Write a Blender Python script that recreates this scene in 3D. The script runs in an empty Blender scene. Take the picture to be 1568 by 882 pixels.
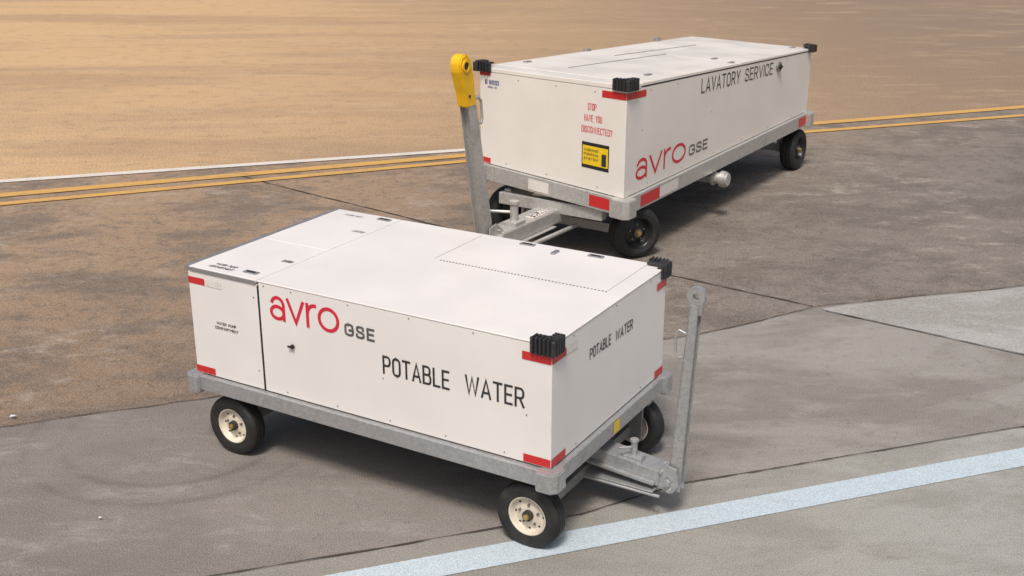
import bpy, bmesh, math, random
from mathutils import Vector, Matrix
random.seed(3)
scn=bpy.context.scene
scn.view_settings.view_transform='Standard'; scn.view_settings.look='None'; scn.view_settings.exposure=0
COL=bpy.context.collection

# ------------------------------------------------------------------ materials
def newmat(name):
    m=bpy.data.materials.new(name); m.use_nodes=True
    nt=m.node_tree; b=nt.nodes['Principled BSDF']
    return m,nt,b
def N(nt,t,**k):
    n=nt.nodes.new(t)
    for a,v in k.items(): setattr(n,a,v)
    return n
def noise(nt,vec,scale,detail=5,rough=0.6,dist=0.0):
    n=N(nt,'ShaderNodeTexNoise'); n.inputs['Scale'].default_value=scale
    n.inputs['Detail'].default_value=detail; n.inputs['Roughness'].default_value=rough
    n.inputs['Distortion'].default_value=dist
    nt.links.new(vec,n.inputs['Vector']); return n.outputs['Fac']
def ramp(nt,fac,stops):
    r=N(nt,'ShaderNodeValToRGB'); e=r.color_ramp.elements
    while len(e)>1: e.remove(e[-1])
    e[0].position=stops[0][0]; e[0].color=(*stops[0][1],1)
    for p,c in stops[1:]:
        x=e.new(p); x.color=(*c,1)
    nt.links.new(fac,r.inputs['Fac']); return r.outputs['Color']
def rfac(nt,fac,a,b,lo=0.0,hi=1.0):
    m=N(nt,'ShaderNodeMapRange'); m.interpolation_type='SMOOTHSTEP'
    for i,v in zip((1,2,3,4),(a,b,lo,hi)): m.inputs[i].default_value=v
    nt.links.new(fac,m.inputs[0]); return m.outputs[0]
def mix(nt,fac,a,b,mode='MIX'):
    m=N(nt,'ShaderNodeMix',data_type='RGBA',blend_type=mode)
    for s,v in ((0,fac),(6,a),(7,b)):
        if isinstance(v,(int,float)): m.inputs[s].default_value=v
        elif isinstance(v,tuple): m.inputs[s].default_value=(*v,1)
        else: nt.links.new(v,m.inputs[s])
    return m.outputs[2]
def math_(nt,op,a,b=0.0,c=0.0):
    m=N(nt,'ShaderNodeMath',operation=op)
    for i,v in enumerate((a,b,c)):
        if isinstance(v,(int,float)): m.inputs[i].default_value=v
        else: nt.links.new(v,m.inputs[i])
    return m.outputs[0]
def mapped(nt,scale=(1,1,1),rot=0.0):
    tc=N(nt,'ShaderNodeTexCoord'); mp=N(nt,'ShaderNodeMapping')
    mp.inputs['Scale'].default_value=scale; mp.inputs['Rotation'].default_value=(0,0,rot)
    nt.links.new(tc.outputs['Object'],mp.inputs['Vector']); return mp.outputs['Vector'],tc.outputs['Object']
def bump(nt,b,h,strength,dist=0.01):
    n=N(nt,'ShaderNodeBump'); n.inputs['Strength'].default_value=strength; n.inputs['Distance'].default_value=dist
    nt.links.new(h,n.inputs['Height']); nt.links.new(n.outputs[0],b.inputs['Normal'])

def simple(name,col,rough=0.5,metal=0.0,var=0.08,scale=18,bmp=0.0):
    m,nt,b=newmat(name); v,_=mapped(nt)
    n=noise(nt,v,scale,4)
    c2=tuple(min(1,c*(1+var)) for c in col); c1=tuple(c*(1-var) for c in col)
    nt.links.new(ramp(nt,n,[(0.3,c1),(0.7,c2)]),b.inputs['Base Color'])
    b.inputs['Roughness'].default_value=rough; b.inputs['Metallic'].default_value=metal
    if bmp: bump(nt,b,noise(nt,v,scale*6,3),bmp,0.003)
    return m
def white_paint(name,col):
    m,nt,b=newmat(name); v,o=mapped(nt,(1,1,1))
    big=noise(nt,v,1.6,3,0.55)
    base=mix(nt,rfac(nt,big,0.3,0.75),tuple(c*0.94 for c in col),col)
    vs,_=mapped(nt,(14,14,1.2)); st=noise(nt,vs,1.0,4,0.7)
    base=mix(nt,rfac(nt,st,0.58,0.82,0,0.20),base,(0.50,0.46,0.42))
    sp=noise(nt,v,55,3,0.5)
    base=mix(nt,rfac(nt,sp,0.70,0.76,0,0.35),base,(0.42,0.38,0.34))
    nt.links.new(base,b.inputs['Base Color'])
    nt.links.new(rfac(nt,big,0.3,0.7,0.28,0.42),b.inputs['Roughness'])
    bump(nt,b,noise(nt,v,2.2,1,0.4),0.2,0.03)
    return m
def galv(name,col=(0.43,0.435,0.44)):
    m,nt,b=newmat(name); v,_=mapped(nt)
    vo=N(nt,'ShaderNodeTexVoronoi'); vo.inputs['Scale'].default_value=60; nt.links.new(v,vo.inputs['Vector'])
    sep=N(nt,'ShaderNodeSeparateColor'); nt.links.new(vo.outputs['Color'],sep.inputs[0])
    c=mix(nt,sep.outputs[0],tuple(x*0.88 for x in col),tuple(x*1.10 for x in col))
    g=noise(nt,v,4,5,0.7)
    c=mix(nt,rfac(nt,g,0.54,0.76,0,0.5),c,(0.24,0.22,0.19))
    nt.links.new(c,b.inputs['Base Color']); b.inputs['Metallic'].default_value=0.5
    nt.links.new(rfac(nt,g,0.3,0.7,0.33,0.52),b.inputs['Roughness'])
    bump(nt,b,g,0.12,0.004); return m
def rubber(name):
    m,nt,b=newmat(name); v,_=mapped(nt)
    g=noise(nt,v,9,5,0.7)
    nt.links.new(ramp(nt,g,[(0.4,(0.014,0.014,0.015)),(0.62,(0.026,0.025,0.024)),(0.8,(0.07,0.06,0.05))]),b.inputs['Base Color'])
    b.inputs['Roughness'].default_value=0.6; bump(nt,b,noise(nt,v,80,3),0.2,0.002); return m
def tape(name,col):
    m,nt,b=newmat(name); v,_=mapped(nt)
    vo=N(nt,'ShaderNodeTexVoronoi',feature='DISTANCE_TO_EDGE'); vo.inputs['Scale'].default_value=70; nt.links.new(v,vo.inputs['Vector'])
    c=mix(nt,rfac(nt,vo.outputs[0],0.02,0.12),tuple(x*0.7 for x in col),col)
    nt.links.new(c,b.inputs['Base Color']); b.inputs['Roughness'].default_value=0.28; return m

M=dict(
 white=white_paint('white_paint',(0.80,0.775,0.755)), white2=white_paint('white_paint_warm',(0.82,0.78,0.725)),
 galv=galv('galvanised_steel'), galvb=galv('galvanised_steel_bright',(0.56,0.555,0.535)), galvd=galv('galvanised_steel_dark',(0.30,0.30,0.29)),
 rub=rubber('tyre_rubber'), bump=simple('bumper_rubber',(0.03,0.03,0.033),0.5,0,0.2),
 rimw=simple('cream_rim_paint',(0.66,0.60,0.50),0.45,0,0.14,12,0.1), rimk=simple('black_rim_paint',(0.02,0.02,0.022),0.3),
 brass=simple('brass_cap',(0.55,0.40,0.14),0.35,0.8), nut=simple('steel_nut',(0.25,0.24,0.22),0.4,0.8),
 red=tape('red_reflective_tape',(0.62,0.03,0.03)), wht=tape('silver_reflective_tape',(0.80,0.76,0.72)),
 ink=simple('black_lettering',(0.03,0.03,0.034),0.5), redink=simple('red_lettering',(0.62,0.02,0.05),0.45),
 greyink=simple('grey_lettering',(0.10,0.10,0.10),0.45), blueink=simple('blue_lettering',(0.05,0.07,0.25),0.45),
 dark=simple('dark_gap',(0.015,0.015,0.015),0.8), yel=simple('yellow_paint',(0.86,0.50,0.012),0.4,0,0.08,8,0.08),
 yelt=simple('yellow_label',(0.80,0.56,0.02),0.45), alu=simple('aluminium_trim',(0.40,0.40,0.41),0.35,0.6),
 seam=simple('panel_seam',(0.30,0.29,0.28),0.6), under=simple('underbody_steel',(0.05,0.048,0.045),0.7,0.2,0.3))

# ------------------------------------------------------------------ geometry helpers (cart space u,v,z)
def b_box(u0,u1,v0,v1,z0,z1,bev=0.0,seg=2):
    bm=bmesh.new(); bmesh.ops.create_cube(bm,size=1)
    for v in bm.verts:
        v.co=Vector(((u0+u1)/2+v.co.x*(u1-u0),(v0+v1)/2+v.co.y*(v1-v0),(z0+z1)/2+v.co.z*(z1-z0)))
    if bev: bmesh.ops.bevel(bm,geom=bm.edges[:],offset=bev,segments=seg,affect='EDGES',profile=0.5)
    return bm
def b_cyl(p,axis,r,l,seg=20,r2=None,bev=0.0):
    bm=bmesh.new(); bmesh.ops.create_cone(bm,cap_ends=True,segments=seg,radius1=r,radius2=r if r2 is None else r2,depth=l)
    if bev:
        ed=[e for e in bm.edges if len(e.link_faces)==2 and any(len(f.verts)>4 for f in e.link_faces)]
        bmesh.ops.bevel(bm,geom=ed,offset=bev,segments=2,affect='EDGES')
    q=Vector((0,0,1)).rotation_difference(Vector(axis).normalized()).to_matrix().to_4x4()
    bm.transform(Matrix.Translation(Vector(p))@q); return bm
def b_rod(a,b,r,seg=12):
    a=Vector(a);b=Vector(b); return b_cyl((a+b)/2,b-a,r,(b-a).length,seg)
def b_prism(poly,v0,v1,bev=0.0):
    bm=bmesh.new()
    A=[bm.verts.new((u,v0,z)) for u,z in poly]; B=[bm.verts.new((u,v1,z)) for u,z in poly]
    n=len(poly); bm.faces.new(A); bm.faces.new(B[::-1])
    for i in range(n): bm.faces.new((A[i],B[i],B[(i+1)%n],A[(i+1)%n]))
    bmesh.ops.recalc_face_normals(bm,faces=bm.faces[:])
    if bev: bmesh.ops.bevel(bm,geom=bm.edges[:],offset=bev,segments=2,affect='EDGES')
    return bm
def b_lathe(prof,c,out,seg=64,closed=False):
    bm=bmesh.new(); u0,v0,z0=c; rings=[]
    for r,a in prof:
        if r<1e-6: rings.append([bm.verts.new((u0,v0+out*a,z0))]*seg)
        else: rings.append([bm.verts.new((u0+r*math.cos(2*math.pi*i/seg),v0+out*a,z0+r*math.sin(2*math.pi*i/seg))) for i in range(seg)])
    m=len(prof)
    for j in range(m if closed else m-1):
        A,B=rings[j],rings[(j+1)%m]
        for i in range(seg):
            k=(i+1)%seg; vs=[A[i],A[k],B[k],B[i]]; u=[]
            for x in vs:
                if x not in u: u.append(x)
            if len(u)>2: bm.faces.new(u)
    bmesh.ops.recalc_face_normals(bm,faces=bm.faces[:]); return bm
def b_ring(cu,cz,v0,v1,R,r,seg=32):
    return b_lathe([(R,0),(R,v1-v0),(r,v1-v0),(r,0)],(cu,v0,cz),1,seg,True)
def join(*bms):
    o=bmesh.new()
    for b in bms:
        me=bpy.data.meshes.new('t'); b.to_mesh(me); o.from_mesh(me); bpy.data.meshes.remove(me); b.free()
    return o

# ------------------------------------------------------------------ stroke lettering (painted grotesque capitals)
def fil(pts,r,closed=False):
    P=[Vector(p) for p in pts]; out=[]; n=len(P)
    for i,p in enumerate(P):
        if not closed and i in (0,n-1): out.append(p); continue
        a=P[i-1];b=P[(i+1)%n]; ra=min(r,(a-p).length*0.5); rb=min(r,(b-p).length*0.5)
        s=p+(a-p).normalized()*ra; e=p+(b-p).normalized()*rb
        for k in range(9):
            t=k/8; out.append(s*(1-t)**2*1+p*2*t*(1-t)+e*t*t)
    if closed: out.append(out[0].copy())
    return out
def ell(cx,cy,rx,ry,n=40,a0=0,a1=360):
    return [Vector((cx+rx*math.cos(math.radians(a0+(a1-a0)*i/n)),cy+ry*math.sin(math.radians(a0+(a1-a0)*i/n)))) for i in range(n+1)]
V_=lambda *p:[Vector(q) for q in p]
G={}
bowlP=fil([(0,1),(.5,1),(.5,.46),(0,.46)],.24)
G['P']=(.5,[V_((0,0),(0,1)),bowlP]); G['R']=(.52,[V_((0,0),(0,1)),bowlP,V_((.27,.46),(.52,0))])
G['O']=(.52,[fil([(0,0),(.52,0),(.52,1),(0,1)],.27,True)]); G['T']=(.5,[V_((0,1),(.5,1)),V_((.25,1),(.25,0))])
G['A']=(.56,[V_((0,0),(.28,1),(.56,0)),V_((.09,.27),(.47,.27))])
G['B']=(.52,[V_((0,0),(0,1)),fil([(0,1),(.47,1),(.47,.53),(0,.53)],.2),fil([(0,.53),(.52,.53),(.52,0),(0,0)],.22)])
G['L']=(.42,[V_((0,1),(0,0),(.42,0))]); G['E']=(.43,[V_((.43,1),(0,1),(0,0),(.43,0)),V_((0,.51),(.38,.51))])
G['W']=(.84,[V_((0,1),(.2,0),(.42,.95),(.64,0),(.84,1))]); G['V']=(.54,[V_((0,1),(.27,0),(.54,1))])
G['Y']=(.54,[V_((0,1),(.27,.45),(.54,1)),V_((.27,.45),(.27,0))]); G['I']=(.0,[V_((0,1),(0,0))])
G['S']=(.5,[fil([(.47,.76),(.47,1),(.02,1),(.02,.55),(.5,.47),(.5,0),(0,0),(0,.24)],.22)])
G['C']=(.5,[fil([(.5,.72),(.5,1),(0,1),(0,0),(.5,0),(.5,.28)],.25)])
G['G']=(.54,[fil([(.52,.72),(.52,1),(0,1),(0,0),(.54,0),(.54,.47)],.26),V_((.56,.47),(.3,.47))])
G['D']=(.52,[V_((0,0),(0,1)),fil([(0,1),(.52,1),(.52,0),(0,0)],.26)])
G['N']=(.52,[V_((0,0),(0,1),(.52,0),(.52,1))]); G['H']=(.52,[V_((0,0),(0,1)),V_((.52,0),(.52,1)),V_((0,.5),(.52,.5))])
G['U']=(.52,[fil([(0,1),(0,0),(.52,0),(.52,1)],.27)]); G['M']=(.62,[V_((0,0),(0,1),(.31,.35),(.62,1),(.62,0))])
G['?']=(.45,[fil([(0,.75),(0,1),(.45,1),(.45,.6),(.22,.45),(.22,.25)],.2),V_((.22,.1),(.22,0))])
G['1']=(.18,[V_((0,.8),(.18,1),(.18,0))]); G['2']=(.48,[fil([(0,.74),(0,1),(.48,1),(.48,.6),(0,0)],.2)+V_((.48,0))])
G['3']=(.48,[fil([(0,1),(.48,1),(.2,.6)],.02),fil([(.2,.6),(.48,.6),(.48,0),(0,0),(0,.2)],.2)])
G['a']=(.72,[ell(.38,.655,.33,.345,20,158,0)+V_((.71,0)),ell(.355,.29,.355,.29,36)])
G['v']=(.84,[V_((0,1),(.42,0),(.84,1))]); G['r']=(.40,[V_((0,0),(0,1)),ell(.40,.52,.40,.48,16,180,86)])
G['o']=(1.0,[ell(.5,.5,.5,.5)]); G[' ']=(.45,[])
def stroke_text(body,fn,h0,h1,z0,z1,t,gap=0.24,off=0.002):
    tot=0
    for i,ch in enumerate(body): tot+=G[ch][0]+(gap if i else 0)
    sg=1 if h1>h0 else -1; sx=(abs(h1-h0)-t)/tot; sy=(z1-z0-t)
    bm=bmesh.new(); x=0; k=0
    for i,ch in enumerate(body):
        w,strokes=G[ch]
        for st in strokes:
            P=[Vector((t/2+(x+p.x)*sx, t/2+p.y*sy)) for p in st]
            closed=(P[0]-P[-1]).length<1e-6; n=len(P); row=[]
            for j,p in enumerate(P):
                a=P[j-1] if j>0 else (P[-2] if closed else None); b=P[j+1] if j<n-1 else (P[1] if closed else None)
                d1=(p-a).normalized() if a is not None else None; d2=(b-p).normalized() if b is not None else None
                if d1 is None: d1=d2
                if d2 is None: d2=d1
                nn=Vector((-(d1.y+d2.y),d1.x+d2.x))
                if nn.length<1e-6: nn=Vector((-d1.y,d1.x))
                nn.normalize(); c=max(0.45,nn.dot(Vector((-d1.y,d1.x)))); m=nn*(t/2/c)
                pp=p.copy()
                if not closed and j==0: pp=p-d2*t/2*0.98
                if not closed and j==n-1: pp=p+d1*t/2*0.98
                o=off+0.00025*(k%4)
                f=lambda q: Vector(fn(h0+sg*q.x, z0+q.y, o))
                row.append((bm.verts.new(f(pp+m)),bm.verts.new(f(pp-m))))
            for j in range(len(row)-1):
                bm.faces.new((row[j][0],row[j][1],row[j+1][1],row[j+1][0]))
            k+=1
        x+=w+gap
    return bm

class Cart:
    def __init__(s,name,x,y,a,sgn,warp=None):
        s.sgn=sgn; s.warp=warp; s.e=bpy.data.objects.new(name,None); COL.objects.link(s.e)
        s.e.location=(x,y,0); s.e.rotation_euler=(0,0,a); s.e.empty_display_size=0.2
    def add(s,name,bm,mat,warp=True,smooth=True,recalc=True):
        for v in bm.verts:
            u,w,z=v.co
            if warp and s.warp: u,w,z=s.warp(u,w,z)
            v.co=(u,s.sgn*w,z)
        if recalc: bmesh.ops.recalc_face_normals(bm,faces=bm.faces[:])
        bm.normal_update()
        for f in bm.faces: f.smooth=smooth
        for e in bm.edges:
            if len(e.link_faces)==2: e.smooth=e.calc_face_angle(0)<math.radians(50)
        me=bpy.data.meshes.new(name); bm.to_mesh(me); bm.free(); me.materials.append(M[mat])
        o=bpy.data.objects.new(name,me); COL.objects.link(o); o.parent=s.e
        if smooth:
            w=o.modifiers.new('wn','WEIGHTED_NORMAL'); w.keep_sharp=True; w.weight=100
        return o
    def st(s,name,body,fn,h0,h1,z0,z1,mat,t,gap=0.24,off=0.002):
        return s.add(name,stroke_text(body,fn,h0,h1,z0,z1,t,gap,off),mat,smooth=False,recalc=False)

def rib_bumper(cu_,cv_,z0,z1,lu,lv,du=-1,dv=-1,t=0.035,sp=0.025):
    parts=[]
    ua,ub=sorted((cu_,cu_-du*lu)); va,vb=sorted((cv_,cv_-dv*lv))
    v_in,v_out=cv_,cv_+dv*t; u_in,u_out=cu_,cu_+du*t; g=t*0.5
    parts.append(b_box(ua,ub,*sorted((v_in+dv*0.002,v_out-dv*g)),z0,z1,0.004))
    parts.append(b_box(*sorted((u_in+du*0.002,u_out-du*g)),va,vb,z0,z1,0.004))
    parts.append(b_box(*sorted((u_in,u_out-du*0.006)),*sorted((v_in,v_out-dv*0.006)),z0,z1,0.010))
    parts.append(b_box(*sorted((cu_,cu_-du*lu*0.9)),*sorted((cv_,cv_-dv*lv*0.6)),z1-0.022,z1-0.004,0.006))
    for i in range(int(lu/sp)):
        x=cu_-du*(0.008+i*sp); parts.append(b_box(x-0.006,x+0.006,*sorted((v_in-dv*0.03,v_out)),z0+0.002,z1+0.010,0.003,1))
    for i in range(int(lv/sp)):
        x=cv_-dv*(0.008+i*sp); parts.append(b_box(*sorted((u_in-du*0.03,u_out)),x-0.006,x+0.006,z0+0.002,z1+0.010,0.003,1))
    return join(*parts)

def wheel(cart,nm,u,v,R,w,out,rim,rimf=0.58,steer=0.0):
    c=(u,v,R); h=w/2; rr=R*rimf
    T=Matrix.Translation((u,v,0))@Matrix.Rotation(math.radians(steer),4,'Z')@Matrix.Translation((-u,-v,0))
    def A(n,bm,mat):
        bm.transform(T); cart.add(n,bm,mat,warp=False)
    tp=[(rr,h*0.72),(rr+R*0.03,h*0.90),(R*0.74,h*0.98),(R*0.76,h*1.02),(R*0.78,h*1.0),(R*0.88,h*0.97),(R*0.955,h*0.82),(R*0.985,h*0.62)]
    g=R*0.03
    tread=[(R*0.995,h*0.50),(R-g,h*0.48),(R-g,h*0.40),(R,h*0.38),(R,h*0.06),(R-g,h*0.04)]
    half=tp+tread
    prof=half+[(r,-a) for r,a in half[::-1]]
    A(nm+'_tyre',b_lathe(prof,c,out,72,True),'rub')
    def face(o):
        p=[(rr*1.0,h*0.70),(rr*1.03,h*0.80),(rr*0.98,h*0.84),(rr*0.92,h*0.74),(rr*0.88,h*0.40),(rr*0.78,h*0.24),(rr*0.62,h*0.30),(rr*0.40,h*0.42),(rr*0.34,h*0.44),(0,h*0.44)]
        return b_lathe(p,c,o,56)
    A(nm+'_rim',join(face(out),face(-out)),rim)
    bolts=[];holes=[]
    for i in range(5):
        t=2*math.pi*i/5+0.3
        bolts.append(b_cyl((u+rr*0.52*math.cos(t),v+out*h*0.40,R+rr*0.52*math.sin(t)),(0,1,0),R*0.042,h*0.25,6))
    for i in range(8):
        t=2*math.pi*i/8
        holes.append(b_cyl((u+rr*0.76*math.cos(t),v+out*(h*0.25),R+rr*0.76*math.sin(t)),(0,1,0),R*0.035,h*0.06,14))
    A(nm+'_bolts',join(*bolts),'nut'); A(nm+'_vent_holes',join(*holes),'dark')
    A(nm+'_hub',join(b_cyl((u,v+out*h*0.62,R),(0,1,0),rr*0.27,h*0.5,28,bev=R*0.015)),'nut' if rim=='rimk' else 'under')
    A(nm+'_grease_cap',join(b_cyl((u,v+out*h*0.95,R),(0,1,0),rr*0.15,h*0.3,20,bev=R*0.012)),'brass')

def screws(fn,pts,r=0.006):
    parts=[]
    for h,z in pts:
        a=Vector(fn(h,z,0.0)); b=Vector(fn(h,z,0.004)); parts.append(b_rod(a,b,r,8))
    return join(*parts)

# ================================================================== POTABLE WATER CART
c1=Cart('potable_water_cart',0.2158,5.7433,2.6114,-1)
L,W,ZB,ZT=2.688,1.55,0.570,1.320
lg=lambda h,z,o=0.002:(h,-o,z)           # long side (v=0)
sh=lambda h,z,o=0.002:(-o,h,z)           # short side (u=0)
tp=lambda h,z,o=0.002:(h,z,ZT+o)
c1.add('tank_body',b_box(0,2.086,0,W,ZB,ZT-0.012,0.006),'white')
c1.add('pump_compartment_body',b_box(2.096,L,0,W,ZB,ZT-0.030,0.006),'white')
c1.add('seam_core',b_box(0.02,L-0.02,0.012,W-0.012,ZB+0.005,ZT-0.014),'dark')
c1.add('main_lid',b_box(-0.003,2.093,-0.003,W+0.003,ZT-0.0115,ZT,0.004),'white')
c1.add('pump_lid',join(b_box(2.099,L+0.004,-0.004,0.7025,ZT-0.022,ZT,0.004),b_box(2.099,L+0.004,0.7055,W+0.004,ZT-0.022,ZT,0.004)),'white')
c1.add('lid_edge_trim',join(b_box(L-0.022,L+0.010,-0.008,W+0.008,ZT-0.026,ZT+0.004,0.003),b_box(2.10,L-0.024,-0.010,-0.0045,ZT-0.028,ZT-0.004,0.002)),'alu')
c1.add('door_post_gap',b_box(2.085,2.097,-0.0015,0.01,ZB+0.004,ZT-0.035),'dark')
c1.add('hatch_seam',join(b_box(0.118,0.121,0.925,W-0.045,ZT,ZT+0.0015),b_box(1.378,1.381,0.925,W-0.045,ZT,ZT+0.0015)),'seam')
hg=[b_box(0.115+i*0.0245,0.115+i*0.0245+0.013,0.902,0.911,ZT,ZT+0.004,0.001,1) for i in range(50)]
c1.add('piano_hinge',join(*hg),'galvd')
lt=[];ld=[]
for (u,v) in [(1.00,1.49),(0.48,1.49),(2.22,0.09),(2.20,1.48)]:
    lt.append(b_box(u-0.055,u+0.055,v-0.022,v+0.022,ZT,ZT+0.008,0.003)); ld.append(b_box(u-0.035,u+0.035,v-0.010,v+0.010,ZT+0.008,ZT+0.0105,0.001,1))
lt.append(b_box(0.735,0.765,1.38,1.46,ZT,ZT+0.014,0.003))
c1.add('lid_latches',join(*lt),'alu'); c1.add('latch_paddles',join(*ld),'dark')
pts=[(u,ZT-0.03) for u in (0.06,0.5,0.94,1.38,1.82,2.04)]+[(u,ZB+0.03) for u in (0.3,0.7,1.1,1.5,1.9)]+[(2.13,z) for z in (0.7,1.2)]+[(1.14,0.87),(0.155,0.87)]
c1.add('side_screws',screws(lg,pts,0.004),'nut')
c1.add('end_screws',screws(sh,[(0.25,ZT-0.03),(0.8,ZT-0.03),(1.3,ZT-0.03),(0.3,ZB+0.03),(1.2,ZB+0.03)],0.004),'nut')
c1.add('key_lock',join(b_cyl((1.83,-0.010,0.93),(0,1,0),0.014,0.02,16,bev=0.003),b_box(1.815,1.86,-0.024,-0.016,0.923,0.937,0.003)),'dark')
# lettering
c1.st('logo_word','avro',lg,2.000,1.452,1.083,1.245,'redink',0.023,0.24)
c1.st('logo_suffix','GSE',lg,1.415,1.190,1.090,1.172,'greyink',0.0155,0.30)
c1.st('label_potable','POTABLE',lg,1.140,0.665,0.900,1.020,'ink',0.0140,0.26)
c1.st('label_water','WATER',lg,0.560,0.168,0.905,1.027,'ink',0.0140,0.26)
c1.st('label_pump_1','WATER PUMP',lg,2.47,2.30,0.953,0.973,'ink',0.0035)
c1.st('label_pump_2','COMPARTMENT',lg,2.485,2.285,0.920,0.940,'ink',0.0035)
c1.st('label_potable_end','POTABLE',sh,0.455,0.735,1.066,1.134,'ink',0.0085)
c1.st('label_water_end','WATER',sh,0.800,1.045,1.060,1.128,'ink',0.0085)
c1.st('lid_label_1','WATER PUMP',tp,2.54,2.36,0.10,0.13,'ink',0.004); c1.st('lid_label_1b','COMPARTMENT',tp,2.55,2.35,0.05,0.08,'ink',0.004)
c1.st('lid_label_2','WATER PUMP',tp,2.54,2.38,1.44,1.47,'greyink',0.003)
c1.st('lid_label_3','CAUTION',tp,2.21,2.125,0.36,0.40,'greyink',0.004)
c1.st('lid_label_4','CAUTION',tp,2.23,2.13,1.13,1.17,'greyink',0.003)
def q_long(h0,h1,z0,z1,o=0.003,fn=lg):
    bm=bmesh.new(); bm.faces.new([bm.verts.new(fn(*p,o)) for p in ((h0,z0),(h1,z0),(h1,z1),(h0,z1))]); return bm
c1.add('red_tape',join(q_long(0.001,0.185,1.203,1.252),q_long(0.001,0.16,1.203,1.252,fn=sh),q_long(0.001,0.175,ZB+0.008,ZB+0.058),q_long(0.001,0.17,ZB+0.008,ZB+0.058,fn=sh),
    q_long(2.545,L-0.001,1.203,1.248),q_long(2.52,L-0.001,ZB+0.008,ZB+0.055),q_long(1.40,W-0.001,1.19,1.24,fn=sh),q_long(1.42,W-0.001,ZB+0.005,ZB+0.055,fn=sh)),'red',smooth=False,recalc=False)
c1.add('silver_tape',join(q_long(0.165,0.30,1.203,1.248,fn=sh),q_long(2.40,2.543,1.203,1.245)),'wht',smooth=False,recalc=False)
c1.add('bumper_front_corner',rib_bumper(0,0,1.256,1.350,0.13,0.10),'bump')
c1.add('bumper_back_corner',rib_bumper(0,W,1.256,1.350,0.13,0.10,-1,1),'bump')
F0,F1=0.462,0.562
def frame(c,L,W,F0,F1,o=0.035,mat='galv',corner=0.055):
    p=[]
    p+= [b_box(0.03,L-0.03,-o,-o+0.008,F0,F1,0.003),b_box(0.03,L-0.03,-o+0.008,0.05,F1-0.010,F1,0.003),b_box(0.03,L-0.03,-o+0.008,0.03,F0,F0+0.010,0.003)]
    p+= [b_box(0.03,L-0.03,W+o-0.008,W+o,F0,F1,0.003),b_box(0.03,L-0.03,W-0.05,W+o-0.008,F1-0.010,F1,0.003)]
    p+= [b_box(-o,-o+0.008,0.03,W-0.03,F0,F1,0.003),b_box(-o+0.008,0.05,0.03,W-0.03,F1-0.010,F1,0.003),b_box(-o+0.008,0.03,0.03,W-0.03,F0,F0+0.010,0.003)]
    p+= [b_box(L+o-0.008,L+o,0.03,W-0.03,F0,F1,0.003)]
    c.add('frame_rails',join(*p),mat)
    k=[]
    for (u,v,du,dv) in ((0,0,-1,-1),(L,0,1,-1),(0,W,-1,1),(L,W,1,1)):
        ou,ov=u+du*0.012,v+dv*0.012
        s=corner
        poly=[(ou-du*s*1.4,ov+dv*s),(ou+du*s*0.35,ov+dv*s),(ou+du*s,ov+dv*s*0.35),(ou+du*s,ov-dv*s*1.4),(ou-du*s*1.4,ov-dv*s*1.4)]
        bm=bmesh.new(); A=[bm.verts.new((a,b,F0-0.018)) for a,b in poly]; B=[bm.verts.new((a,b,F1+0.006)) for a,b in poly]
        bm.faces.new(A); bm.faces.new(B[::-1])
        for i in range(5): bm.faces.new((A[i],B[i],B[(i+1)%5],A[(i+1)%5]))
        bmesh.ops.recalc_face_normals(bm,faces=bm.faces[:])
        bmesh.ops.bevel(bm,geom=bm.edges[:],offset=0.008,segments=2,affect='EDGES'); k.append(bm)
    c.add('frame_corner_castings',join(*k),mat)
    x=[b_box(0.06,L-0.06,v-0.03,v+0.03,F0+0.012,F1-0.012) for v in (0.25*W,0.5*W,0.75*W)]
    x+=[b_box(u-0.03,u+0.03,0.05,W-0.05,F0+0.015,F1-0.012) for u in (0.15*L,0.4*L,0.65*L,0.9*L)]
    x.append(b_box(0.01,L-0.01,0.01,W-0.01,F1-0.009,F1+0.003))
    c.add('underframe',join(*x),'under')
frame(c1,L,W,F0,F1)
c1.add('yellow_tag',q_long(0.74,0.82,F0+0.010,F1-0.008,0.0375,fn=sh),'yelt',smooth=False,recalc=False)
R=0.208
for nm,u,v,out in (('front_near_wheel',0.165,0.075,-1),('front_far_wheel',0.142,1.45,1),('rear_near_wheel',2.449,0.085,-1),('rear_far_wheel',2.449,1.45,1)):
    wheel(c1,nm,u,v,R,0.125,out,'rimw')
    i=-out
    c1.add(nm+'_hanger',join(b_box(u-0.11,u+0.11,*sorted((v+i*0.095,v+i*0.125)),R-0.05,F0+0.01,0.005),b_box(u-0.16,u+0.16,*sorted((v+i*0.08,v+i*0.15)),F0-0.035,F0+0.005,0.005)),'galvd',warp=False)
c1.add('axles',join(b_box(0.115,0.185,0.16,1.39,R-0.035,R+0.035,0.006),b_box(2.414,2.484,0.16,1.39,R-0.035,R+0.035,0.006)),'galvd',warp=False)
VM=0.775
c1.add('turntable',join(b_cyl((0.40,VM,F0-0.03),(0,0,1),0.22,0.03,40,bev=0.005),b_box(0.10,0.70,VM-0.20,VM+0.20,F0-0.075,F0-0.045,0.005)),'galvd',warp=False)
c1.add('drawbar',join(b_prism([(0.55,0.40),(0.10,0.38),(-0.36,0.325),(-0.36,0.225),(0.10,0.26),(0.55,0.28)],VM-0.075,VM+0.075,0.005),
    b_prism([(0.3,0.31),(-0.34,0.255),(-0.34,0.235),(0.3,0.29)],VM-0.105,VM-0.076,0.003),
    b_rod((0.30,VM-0.12,0.185),(-0.38,VM-0.10,0.175),0.010),b_rod((0.30,VM+0.12,0.185),(-0.38,VM+0.10,0.175),0.010),
    b_box(-0.34,0.25,VM-0.115,VM+0.115,0.193,0.203,0.003)),'galv',warp=False)
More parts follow.
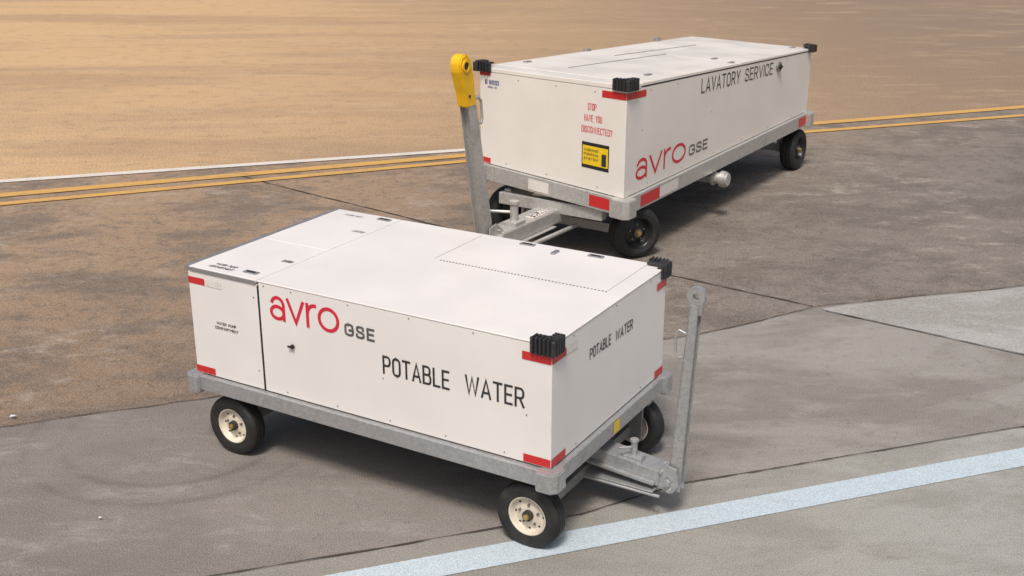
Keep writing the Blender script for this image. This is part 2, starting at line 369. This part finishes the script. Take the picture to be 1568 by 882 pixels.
c1.add('lock_pin',join(b_cyl((-0.17,VM-0.02,0.40),(0,0,1),0.020,0.12,16,bev=0.004),b_cyl((-0.17,VM-0.02,0.462),(0,0,1),0.028,0.020,16,bev=0.004),b_box(-0.235,-0.115,VM-0.06,VM+0.02,0.335,0.368,0.004),
    b_rod((-0.17,VM-0.02,0.42),(-0.10,VM-0.09,0.425),0.007)),'galv',warp=False)
def fork(c,u,z,VM,s,w,mat='galv'):
    p=[]
    for sg in (-1,1):
        a=VM+sg*w; poly=[(u+1.1*s,z-0.5*s),(u+1.1*s,z+0.6*s),(u+0.2*s,z+1.3*s),(u-0.6*s,z+1.1*s),(u-0.8*s,z-0.2*s),(u-0.3*s,z-0.9*s)]
        p.append(b_prism(poly,*sorted((a,a+sg*0.012)),0.003))
    p.append(b_rod((u,VM-w-0.040,z),(u,VM+w+0.040,z),0.014,14)); p.append(b_cyl((u,VM-w-0.030,z),(0,1,0),0.024,0.018,6))
    p.append(b_rod((u+0.5*s,VM-w-0.03,z+0.7*s),(u+0.5*s,VM+w+0.03,z+0.7*s),0.011,12))
    p.append(b_rod((u-0.2*s,VM-w-0.04,z-0.55*s),(u-0.2*s,VM+w+0.04,z-0.55*s),0.012,12))
    c.add('handle_fork',join(*p),mat,warp=False)
fork(c1,-0.415,0.265,VM,0.085,0.050)
def bar(c,nm,a,b,w0,w1,v0,v1,mat):
    a=Vector(a);b=Vector(b); d=(b-a).normalized(); n=Vector((-d.y,d.x))
    def P(wa,wb,va,vb):
        return b_prism([tuple(a-n*wa),tuple(b-n*wb),tuple(b+n*wb),tuple(a+n*wa)],va,vb,0.003)
    t=0.009
    web=b_prism([tuple(a-n*w0),tuple(b-n*w1),tuple(b-n*(w1-t)),tuple(a-n*(w0-t))],v0,v1,0.002)
    f1=P(w0,w1,v0,v0+t); f2=P(w0,w1,v1-t,v1)
    core=b_prism([tuple(a-n*(w0-t)),tuple(b-n*(w1-t)),tuple(b+n*w1*0.2),tuple(a+n*w0*0.2)],v0+t,v1-t)
    c.add(nm,join(web,f1,f2,core),mat,warp=False)
bar(c1,'tow_handle',(-0.440,0.20),(-0.508,1.40),0.042,0.027,VM-0.034,VM+0.034,'galv')
c1.add('tow_eye',join(b_ring(-0.511,1.452,VM-0.020,VM+0.020,0.055,0.022),b_prism([(-0.545,1.34),(-0.560,1.44),(-0.536,1.472),(-0.536,1.425),(-0.49,1.425),(-0.488,1.472),(-0.462,1.44),(-0.478,1.34)],VM-0.019,VM+0.019,0.003)),'galv',warp=False)
def loop(c,nm,pts,r,mat='galv'):
    p=[b_rod(pts[i],pts[i+1],r) for i in range(len(pts)-1)]
    for q in pts[1:-1]:
        bm=bmesh.new(); bmesh.ops.create_uvsphere(bm,u_segments=10,v_segments=8,radius=r); bm.transform(Matrix.Translation(q)); p.append(bm)
    c.add(nm,join(*p),mat,warp=False)
loop(c1,'hand_loop',[(-0.46,VM,1.21),(-0.415,VM,1.225),(-0.395,VM,1.20),(-0.398,VM,1.08),(-0.415,VM,1.055),(-0.45,VM,1.06)],0.007)

# ================================================================== LAVATORY SERVICE CART
ZB2,H2=0.725,1.103; ZT2=ZB2+H2; L2,W2=5.081,1.732
def warp2(u,v,z):
    k=min(1,max(0,(z-ZB2)/H2))
    return u+0.0327*v, v, z+(0.007*u+0.078*v)*(1-k)+(-0.0486*u+0.0155*v)*k
c2=Cart('lavatory_service_cart',1.0852,10.9049,0.98789,1,warp2)
c2.add('tank_body',b_box(0,L2,0,W2,ZB2,ZT2-0.050,0.008),'white2')
c2.add('lid_gap',b_box(0.015,L2-0.015,0.015,W2-0.015,ZT2-0.055,ZT2-0.01),'dark')
c2.add('lids',join(b_box(0.30,2.70,-0.006,W2-0.0,ZT2-0.034,ZT2,0.006),b_box(2.712,L2+0.004,-0.006,W2,ZT2-0.034,ZT2,0.006),b_box(-0.004,0.288,-0.004,W2,ZT2-0.0495,ZT2-0.002,0.006)),'white2')
hg=[b_box(0.66+i*0.05,0.66+i*0.05+0.040,1.05-0.1*i/42,1.060-0.1*i/42,ZT2,ZT2+0.006) for i in range(42)]
hg+=[b_box(2.05+i*0.05,2.05+i*0.05+0.040,1.27-0.1*i/40,1.280-0.1*i/40,ZT2,ZT2+0.006) for i in range(40)]
c2.add('lid_hinges',join(*hg),'galvd')
lt=[]
for (u,v) in [(0.85,0.22),(2.80,0.36),(2.62,0.07),(4.9,0.2),(0.7,1.60)]:
    lt.append(b_box(u-0.06,u+0.06,v-0.025,v+0.025,ZT2,ZT2+0.012,0.005))
lt.append(b_box(2.14,2.26,W2-0.03,W2+0.02,ZT2-0.02,ZT2+0.025,0.008)); lt.append(b_box(3.97,4.11,W2-0.03,W2+0.02,ZT2-0.02,ZT2+0.04,0.008))
c2.add('lid_latches',join(*lt),'alu')
c2.add('side_screws',screws(lg,[(u,ZT2-0.09) for u in (0.5,1.1,2.2,3.2,4.2,4.9)]+[(u,ZB2+0.05) for u in (0.5,1.3,2.1,2.9,3.7,4.5)]+[(0.35,1.35),(2.0,1.3)],0.006),'nut')
c2.add('end_screws',screws(sh,[(v,ZT2-0.10) for v in (0.35,0.8,1.25)]+[(v,ZB2+0.05) for v in (0.3,0.9,1.4)],0.006),'nut')
c2.st('logo_word','avro',lg,0.235,1.375,0.845,1.065,'redink',0.032,0.24)
c2.st('logo_suffix','GSE',lg,1.455,1.93,0.865,0.990,'greyink',0.021,0.22)
c2.st('label_lavatory','LAVATORY',lg,1.69,2.74,1.560,1.735,'ink',0.019,0.26)
c2.st('label_service','SERVICE',lg,2.88,3.74,1.560,1.735,'ink',0.019,0.26)
c2.add('side_lock',join(b_cyl((3.92,-0.012,1.655),(0,1,0),0.075,0.022,28,bev=0.005)),'galvd')
c2.add('side_lock_knob',join(b_cyl((3.92,-0.032,1.655),(0,1,0),0.035,0.022,20,bev=0.004),b_box(3.88,3.96,-0.05,-0.03,1.645,1.665,0.004)),'dark')
c2.st('stop_text_1','STOP',sh,0.430,0.330,1.538,1.606,'redink',0.0065,0.3)
c2.st('stop_text_2','HAVE YOU',sh,0.465,0.262,1.425,1.492,'redink',0.0065,0.3)
c2.st('stop_text_3','DISCONNECTED?',sh,0.495,0.145,1.310,1.377,'redink',0.0065,0.3)
c2.st('id_text','ID GND123',sh,1.665,1.49,1.640,1.690,'blueink',0.007,0.3)
c2.st('id_text_2','SERIAL NO',sh,1.63,1.52,1.60,1.622,'blueink',0.003,0.3)
c2.add('sign_plate',q_long(0.485,0.175,0.950,1.215,0.003,fn=sh),'dark',smooth=False,recalc=False)
c2.add('sign_yellow',q_long(0.475,0.185,0.985,1.180,0.0045,fn=sh),'yelt',smooth=False,recalc=False)
for i,(t_,zz) in enumerate((('WARNING',1.125),('PUMPING',1.08),('SYSTEM',1.035))):
    c2.st('sign_text_%d'%(i+1),t_,sh,0.46,0.30,zz,zz+0.026,'ink',0.004,0.3,0.006)
c2.add('sign_icon',b_box(-0.0075,-0.0055,0.205,0.255,1.00,1.12),'ink')
c2.add('red_tape',join(q_long(0.001,0.40,1.685,1.752),q_long(0.001,0.27,1.685,1.752,fn=sh),q_long(1.60,W2-0.001,1.735,1.79,fn=sh),q_long(1.60,W2-0.001,ZB2+0.01,ZB2+0.07,fn=sh),
   q_long(0.30,0.72,ZB2-0.145,ZB2-0.03,0.0375),q_long(4.72,5.02,ZB2-0.145,ZB2-0.03,0.0375),q_long(0.12,0.37,ZB2-0.145,ZB2-0.03,0.0375,fn=sh)),'red',smooth=False,recalc=False)
c2.add('silver_tape',join(q_long(0.722,1.15,ZB2-0.145,ZB2-0.03,0.0375),q_long(0.85,1.10,ZB2-0.145,ZB2-0.03,0.0375,fn=sh)),'wht',smooth=False,recalc=False)
c2.add('bumper_front_corner',rib_bumper(0,0,1.770,1.880,0.19,0.15,t=0.05,sp=0.036),'bump')
c2.add('bumper_left_corner',rib_bumper(0,W2,1.775,1.875,0.15,0.15,-1,1,0.06,0.036),'bump')
c2.add('bumper_rear_corner',rib_bumper(L2,0,1.775,1.875,0.15,0.12,1,-1,0.06,0.036),'bump')
frame(c2,L2,W2,ZB2-0.168,ZB2-0.006,0.035,'galvb',0.085)
R2=0.268
for nm,u,v,out,stv in (('front_near_wheel',0.45,0.10,-1,-32),('front_far_wheel',0.45,1.60,1,-32),('rear_near_wheel',4.97,0.10,-1,0),('rear_far_wheel',4.97,1.62,1,0)):
    wheel(c2,nm,u,v,R2,0.20,out,'rimk',0.60,stv); i=-out
    c2.add(nm+'_hanger',join(b_box(u-0.08,u+0.08,*sorted((v+i*0.17,v+i*0.21)),R2-0.05,0.60,0.005)),'galv',warp=False)
c2.add('axles',join(b_box(0.40,0.50,0.28,1.44,R2-0.05,R2+0.05,0.008),b_box(4.92,5.02,0.22,1.50,R2-0.05,R2+0.05,0.008)),'galv',warp=False)
VM2=0.866
c2.add('front_subframe',join(b_box(0.10,0.80,0.28,0.36,0.45,0.56,0.006),b_box(0.10,0.80,1.38,1.46,0.45,0.60,0.006),b_box(0.02,0.12,0.25,1.48,0.45,0.575,0.008)),'galvb',warp=False)
c2.add('turntable',join(b_cyl((0.62,VM2,0.52),(0,0,1),0.34,0.05,48,bev=0.006)),'galvd',warp=False)
c2.add('drawbar',join(b_prism([(0.60,0.50),(0.0,0.50),(-1.00,0.50),(-1.05,0.46),(-1.05,0.36),(0.60,0.36)],VM2-0.13,VM2+0.02,0.008),
   b_box(-0.75,0.3,VM2+0.05,VM2+0.17,0.38,0.47,0.006),b_box(-0.80,-0.10,VM2-0.17,VM2+0.20,0.345,0.357,0.003),
   b_rod((0.2,VM2-0.22,0.30),(-1.02,VM2-0.18,0.30),0.022),b_rod((-0.62,VM2-0.22,0.30),(-0.62,VM2+0.35,0.30),0.02)),'galvb',warp=False)
c2.add('lock_pin',join(b_cyl((-0.68,VM2-0.04,0.60),(0,0,1),0.04,0.20,18,bev=0.006),b_cyl((-0.68,VM2-0.04,0.72),(0,0,1),0.052,0.035,18,bev=0.005),b_box(-0.76,-0.58,VM2-0.11,VM2+0.02,0.50,0.54,0.005),
   b_rod((-0.68,VM2,0.62),(-0.85,VM2+0.30,0.63),0.015)),'galvb',warp=False)
c2.add('data_plate',b_box(-0.42,-0.10,VM2-0.10,VM2+0.0,0.501,0.510,0.002),'wht',warp=False)
dots=[b_box(u,u+0.014,v,v+0.014,0.5105,0.512) for u in [ -0.40+0.02*i for i in range(14)] for v in [VM2-0.095+0.018*j for j in range(5)] if random.random()<0.55]
c2.add('data_plate_print',join(*dots),'ink',warp=False)
fork(c2,-1.08,0.44,VM2,0.13,0.075,'galvb')
bar(c2,'tow_handle',(-1.105,0.36),(-1.375,1.80),0.080,0.060,VM2-0.05,VM2+0.05,'galvb')
yp=[(-1.315,1.76),(-1.345,2.02),(-1.385,2.17),(-1.42,2.215),(-1.475,2.235),(-1.53,2.215),(-1.56,2.16),(-1.555,2.08),(-1.49,1.90),(-1.455,1.76)]
c2.add('tow_eye_head',b_prism(yp,VM2-0.056,VM2+0.056,0.012),'yel',warp=False)
c2.add('tow_eye_hole',join(b_cyl((-1.47,VM2-0.0565,2.13),(0,1,0),0.036,0.003,24),b_cyl((-1.42,VM2-0.0565,1.86),(0,1,0),0.014,0.008,14)),'under',warp=False)
c2.add('tow_eye_rim',b_ring(-1.47,2.13,VM2-0.066,VM2-0.055,0.055,0.036),'yel',warp=False)
loop(c2,'hand_loop',[(-1.29,VM2,1.80),(-1.215,VM2,1.82),(-1.17,VM2,1.78),(-1.15,VM2,1.62),(-1.17,VM2,1.575),(-1.25,VM2,1.58)],0.013,'galvb')
c2.add('drain_pipe',join(b_cyl((2.20,0.10,0.47),(0,1,0),0.065,0.45,28),b_cyl((2.20,-0.10,0.47),(0,1,0),0.092,0.07,32,bev=0.01),b_cyl((2.20,-0.145,0.47),(0,1,0),0.078,0.03,32,bev=0.008),b_cyl((2.20,0.02,0.47),(0,1,0),0.085,0.03,32,bev=0.006)),'galvb',warp=False)

# ================================================================== GROUND
def sheet(name,pts,z,mat):
    bm=bmesh.new(); f=bm.faces.new([bm.verts.new((x,y,z)) for x,y in pts]); 
    bm.normal_update()
    if f.normal.z<0: f.normal_flip()
    me=bpy.data.meshes.new(name); bm.to_mesh(me); bm.free(); me.materials.append(mat)
    o=bpy.data.objects.new(name,me); COL.objects.link(o); return o
def strip(name,pts,w,z,mat,jit=0.0):
    bm=bmesh.new(); P=[]
    for i in range(len(pts)-1):
        a=Vector(pts[i]);b=Vector(pts[i+1]); n=max(1,int((b-a).length/0.09)) if jit else 1
        for k in range(n): P.append(a+(b-a)*k/n)
    P.append(Vector(pts[-1])); row=[]; oo=0
    for i,p in enumerate(P):
        d=(P[min(i+1,len(P)-1)]-P[max(i-1,0)]).normalized(); n=Vector((-d.y,d.x))
        oo=oo*0.85+random.uniform(-jit,jit); ww=w*(1+ (random.uniform(-0.6,0.5) if jit else 0))
        row.append((bm.verts.new((*(p+n*(ww/2+oo)),z)),bm.verts.new((*(p-n*(ww/2-oo)),z))))
    for i in range(len(row)-1): bm.faces.new((row[i][1],row[i+1][1],row[i+1][0],row[i][0]))
    bm.normal_update()
    me=bpy.data.meshes.new(name); bm.to_mesh(me); bm.free(); me.materials.append(mat)
    o=bpy.data.objects.new(name,me); COL.objects.link(o); return o

def ground_mat(name,builder,rough=0.85,bstr=0.4,bscale=130):
    m,nt,b=newmat(name); tc=N(nt,'ShaderNodeTexCoord'); o=tc.outputs['Object']
    sx=N(nt,'ShaderNodeSeparateXYZ'); nt.links.new(o,sx.inputs[0])
    def mp(scale,rot=0):
        if scale==(1,1,1): return o
        q=N(nt,'ShaderNodeMapping'); q.inputs['Scale'].default_value=scale; q.inputs['Rotation'].default_value=(0,0,rot); nt.links.new(o,q.inputs['Vector']); return q.outputs[0]
    c=builder(nt,mp,sx.outputs[0],sx.outputs[1])
    grit=noise(nt,o,bscale,2,0.7)
    c=mix(nt,rfac(nt,grit,0.32,0.68,0.0,1.0),mix(nt,0.30,c,(0,0,0)),mix(nt,0.14,c,(1,0.97,0.92)))
    nt.links.new(c,b.inputs['Base Color']); b.inputs['Roughness'].default_value=rough
    b.inputs['Specular IOR Level'].default_value=0.3
    bump(nt,b,noise(nt,o,9,6,0.78),bstr,0.02); return m
def tarmac_b(nt,mp,X,Y):
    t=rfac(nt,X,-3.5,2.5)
    c=mix(nt,t,(0.225,0.140,0.078),(0.190,0.158,0.132))  # browner left side: warm light gradient painted into the tarmac colour
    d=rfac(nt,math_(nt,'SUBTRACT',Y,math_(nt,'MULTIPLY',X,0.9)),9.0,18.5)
    c=mix(nt,math_(nt,'MULTIPLY',d,0.8),c,(0.40,0.258,0.145))  # warm low light towards the far left, painted as a paler tan
    n0=noise(nt,mp((0.7,1.0,1),0.5),0.45,4,0.6,0.4)          # large worn / clean patches
    patch=rfac(nt,n0,0.40,0.60)
    n1=noise(nt,mp((0.7,1.2,1),-0.3),0.9,8,0.72,0.3)
    c=mix(nt,rfac(nt,n1,0.44,0.60,0.0,0.70),c,(0.095,0.072,0.054))
    n2=noise(nt,mp((0.75,1.25,1),-0.35),3.1,8,0.80,0.2)
    k=math_(nt,'MULTIPLY',rfac(nt,n2,0.50,0.66,0.0,0.75),patch)
    c=mix(nt,k,c,(0.44,0.38,0.32))
    n3=noise(nt,mp((1,1,1)),6,8,0.85)
    k=math_(nt,'MULTIPLY',rfac(nt,n3,0.50,0.60,0,0.62),rfac(nt,n0,0.62,0.42,0.35,1.0))
    c=mix(nt,k,c,(0.070,0.054,0.043))
    return c
def sunset_tint_b(nt,mp,X,Y):
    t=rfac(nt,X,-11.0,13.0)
    c=mix(nt,t,(0.64,0.405,0.190),(0.235,0.152,0.093))  # sunset light fading from left to right, painted into the ground colour
    n1=noise(nt,mp((0.25,1.2,1),-0.15),0.30,7,0.65,0.3)
    c=mix(nt,rfac(nt,n1,0.45,0.62,0,0.45),c,(0.29,0.182,0.103))
    n2=noise(nt,mp((0.4,1.2,1),-0.2),0.9,8,0.78,0.2)
    c=mix(nt,rfac(nt,n2,0.5,0.68,0,0.35),c,(0.66,0.48,0.29))
    n3=noise(nt,mp((0.8,1.2,1),-0.2),3,7,0.82)
    return mix(nt,rfac(nt,n3,0.5,0.64,0,0.38),c,(0.20,0.13,0.08))
def conc_b(nt,mp,X,Y):
    t=rfac(nt,X,-2.5,2.8)
    c=mix(nt,t,(0.205,0.178,0.156),(0.300,0.283,0.262))
    n1=noise(nt,mp((0.6,1.3,1),-0.3),0.8,7,0.68,0.4)
    c=mix(nt,rfac(nt,n1,0.42,0.60,0,0.62),c,(0.135,0.117,0.102))
    n2=noise(nt,mp((0.6,1.5,1),-0.33),2.3,8,0.78,0.3)
    c=mix(nt,rfac(nt,n2,0.50,0.68,0,0.50),c,(0.39,0.37,0.345))
    n3=noise(nt,mp((1,1,1)),11,7,0.82)
    c=mix(nt,rfac(nt,n3,0.52,0.64,0,0.42),c,(0.11,0.098,0.085))
    for cx,cy,rad,wd,amt in ((-2.35,7.35,0.78,0.06,0.6),(-2.35,7.35,1.02,0.05,0.4),(2.6,12.5,5.4,0.08,0.35)):
        r=math_(nt,'SQRT',math_(nt,'ADD',math_(nt,'POWER',math_(nt,'SUBTRACT',X,cx),2.0),math_(nt,'POWER',math_(nt,'SUBTRACT',Y,cy),2.0)))
        e=math_(nt,'ABSOLUTE',math_(nt,'SUBTRACT',r,rad))
        k=math_(nt,'MULTIPLY',rfac(nt,e,0.0,wd,amt,0.0),rfac(nt,n1,0.40,0.55))
        c=mix(nt,k,c,(0.07,0.062,0.055))
    return c
def slab_b(nt,mp,X,Y):
    c=(0.41,0.405,0.395)
    n1=noise(nt,mp((0.6,1.3,1),-0.3),1.1,8,0.72,0.4)
    c=mix(nt,rfac(nt,n1,0.42,0.60,0,0.65),c,(0.25,0.24,0.225))
    n2=noise(nt,mp((1,1,1)),8,8,0.82)
    return mix(nt,rfac(nt,n2,0.53,0.65,0,0.45),c,(0.18,0.17,0.155))
def front_b(nt,mp,X,Y):
    t=rfac(nt,X,-1.5,3.2)
    c=mix(nt,t,(0.245,0.233,0.206),(0.350,0.350,0.325))
    n1=noise(nt,mp((0.6,1.3,1),-0.3),1.3,8,0.72,0.4)
    c=mix(nt,rfac(nt,n1,0.42,0.60,0,0.55),c,(0.20,0.195,0.172))
    n2=noise(nt,mp((1,1,1)),10,8,0.82)
    return mix(nt,rfac(nt,n2,0.54,0.66,0,0.40),c,(0.15,0.14,0.12))
def paint(name,col,wear,under,w0=0.50,w1=0.66):
    def bld(nt,mp,X,Y):
        n=noise(nt,mp((0.7,1.5,1),-0.3),3.0,8,0.8)
        c=mix(nt,rfac(nt,n,w0,w1,0,wear),col,under)
        n=noise(nt,mp((1,1,1)),25,4,0.7)
        return mix(nt,rfac(nt,n,0.55,0.68,0,wear*0.8),c,under)
    return ground_mat(name,bld,0.7,0.15)
S=600
sheet('ground',[(-S,-S),(S,-S),(S,S),(-S,S)],-0.004,ground_mat('tarmac',tarmac_b))
sheet('sunset_tint_field',[(-S,14.5-0.33*594),(-6.55,14.46),(-0.67,16.25),(3.0,17.45),(8.7,19.55),(S,19.55+0.33*591),(S,S),(-S,S)],0.0,ground_mat('sand',sunset_tint_b,0.9,0.3,40))  # far ground, its colour carries the painted sunset light
sheet('concrete_pavement',[(-60,-14),(-12,4.45),(-4.38,7.06),(-3.64,7.40),(-2.23,7.92),(1.53,9.13),(2.77,9.84),(4.89,10.41),(15,13.1),(60,25.5),(60,-S/4),(-60,-S/4)],0.0,ground_mat('concrete',conc_b))
sheet('pale_slab',[(2.80,9.80),(4.89,10.38),(15,13.05),(60,25.4),(60,-33),(4.18,8.71),(2.85,9.71)],0.004,ground_mat('pale_concrete',slab_b))
sheet('front_pavement',[(-60,-13),(-1.62,5.56),(0.42,6.20),(1.07,6.57),(3.64,7.40),(60,26),(60,-120),(-60,-120)],0.008,ground_mat('front_concrete',front_b))
strip('white_line',[(-40,4.2),(-6.55,14.41),(-0.67,16.20),(3.2,17.38)],0.16,0.006,paint('white_line_paint',(0.78,0.74,0.68),0.35,(0.42,0.28,0.16)))
ym=paint('yellow_line_paint',(0.70,0.38,0.055),0.55,(0.32,0.20,0.10))
strip('yellow_line',[(-40,1.5),(-6.26,13.72),(-0.63,15.87),(4.69,18.04),(8.66,19.45),(60,37.7)],0.20,0.007,ym)
strip('yellow_line',[(-40,-0.2),(-6.10,13.32),(-0.62,15.52),(4.55,17.45),(8.35,18.72),(60,36)],0.15,0.0075,ym)
strip('blue_line',[(-30,5.785-0.338*30),(40,5.785+0.338*40)],0.215,0.013,paint('blue_line_paint',(0.52,0.63,0.71),0.30,(0.34,0.35,0.34),0.5,0.72))
jm=simple('joint_filler',(0.060,0.050,0.042),0.9,0,0.3,5)
strip('pavement_joint',[(2.82,9.73),(4.18,8.71),(8,5.83)],0.012,0.0125,jm,0.003)
strip('pavement_joint',[(-60,-13),(-1.62,5.56),(0.42,6.20),(1.07,6.57),(3.64,7.40),(12,10.11)],0.013,0.016,jm,0.003)
strip('pavement_joint',[(-3.6,14.75),(-3.21,14.41),(-0.38,12.07),(1.63,10.66),(2.74,9.86)],0.018,0.004,jm,0.005)
strip('pavement_joint',[(-12,4.45),(-4.38,7.06),(-3.64,7.40),(-2.23,7.92),(1.53,9.13),(2.77,9.84),(4.89,10.41),(15,13.1)],0.010,0.0085,jm,0.010)
bm=bmesh.new()
for (x,y,s) in ((-3.60,7.55,0.022),(-2.50,6.15,0.012)):
    vs=[bm.verts.new((x+s*a,y+s*b,0.02+0.006*((i%2)))) for i,(a,b) in enumerate(((-1,-.6),(.9,-.4),(1.1,.5),(-.7,.7)))]; bm.faces.new(vs)
me=bpy.data.meshes.new('paper_scrap'); bm.to_mesh(me); bm.free(); me.materials.append(simple('paper',(0.6,0.63,0.68),0.8))
o=bpy.data.objects.new('paper_scrap',me); COL.objects.link(o)

# ================================================================== LIGHT
el=math.radians(58); az=Vector((-0.18,-1.0)).normalized()    # horizontal direction TO the sun
to=Vector((az.x*math.cos(el),az.y*math.cos(el),math.sin(el)))
sd=bpy.data.lights.new('sun','SUN'); sd.energy=2.65; sd.angle=math.radians(12); sd.color=(1.0,0.94,0.87)
so=bpy.data.objects.new('sun',sd); COL.objects.link(so); so.rotation_euler=to.to_track_quat('Z','Y').to_euler()
w=bpy.data.worlds.new('World'); scn.world=w; w.use_nodes=True; nt=w.node_tree
sky=nt.nodes.new('ShaderNodeTexSky'); sky.sky_type='NISHITA'; sky.sun_disc=False
sky.sun_elevation=el; sky.sun_rotation=math.atan2(az.x,az.y); sky.dust_density=6; sky.air_density=1.0; sky.ozone_density=0.6
bg=nt.nodes['Background']; bg.inputs[1].default_value=0.095; nt.links.new(sky.outputs[0],bg.inputs[0])
# ================================================================== CAMERA
cd=bpy.data.cameras.new('camera'); cd.lens=40.68; cd.sensor_width=36; cd.clip_end=3000
cam=bpy.data.objects.new('camera',cd); COL.objects.link(cam)
cam.location=(0,0,3.69677); cam.rotation_euler=(math.pi/2-0.3429,0,0); scn.camera=cam
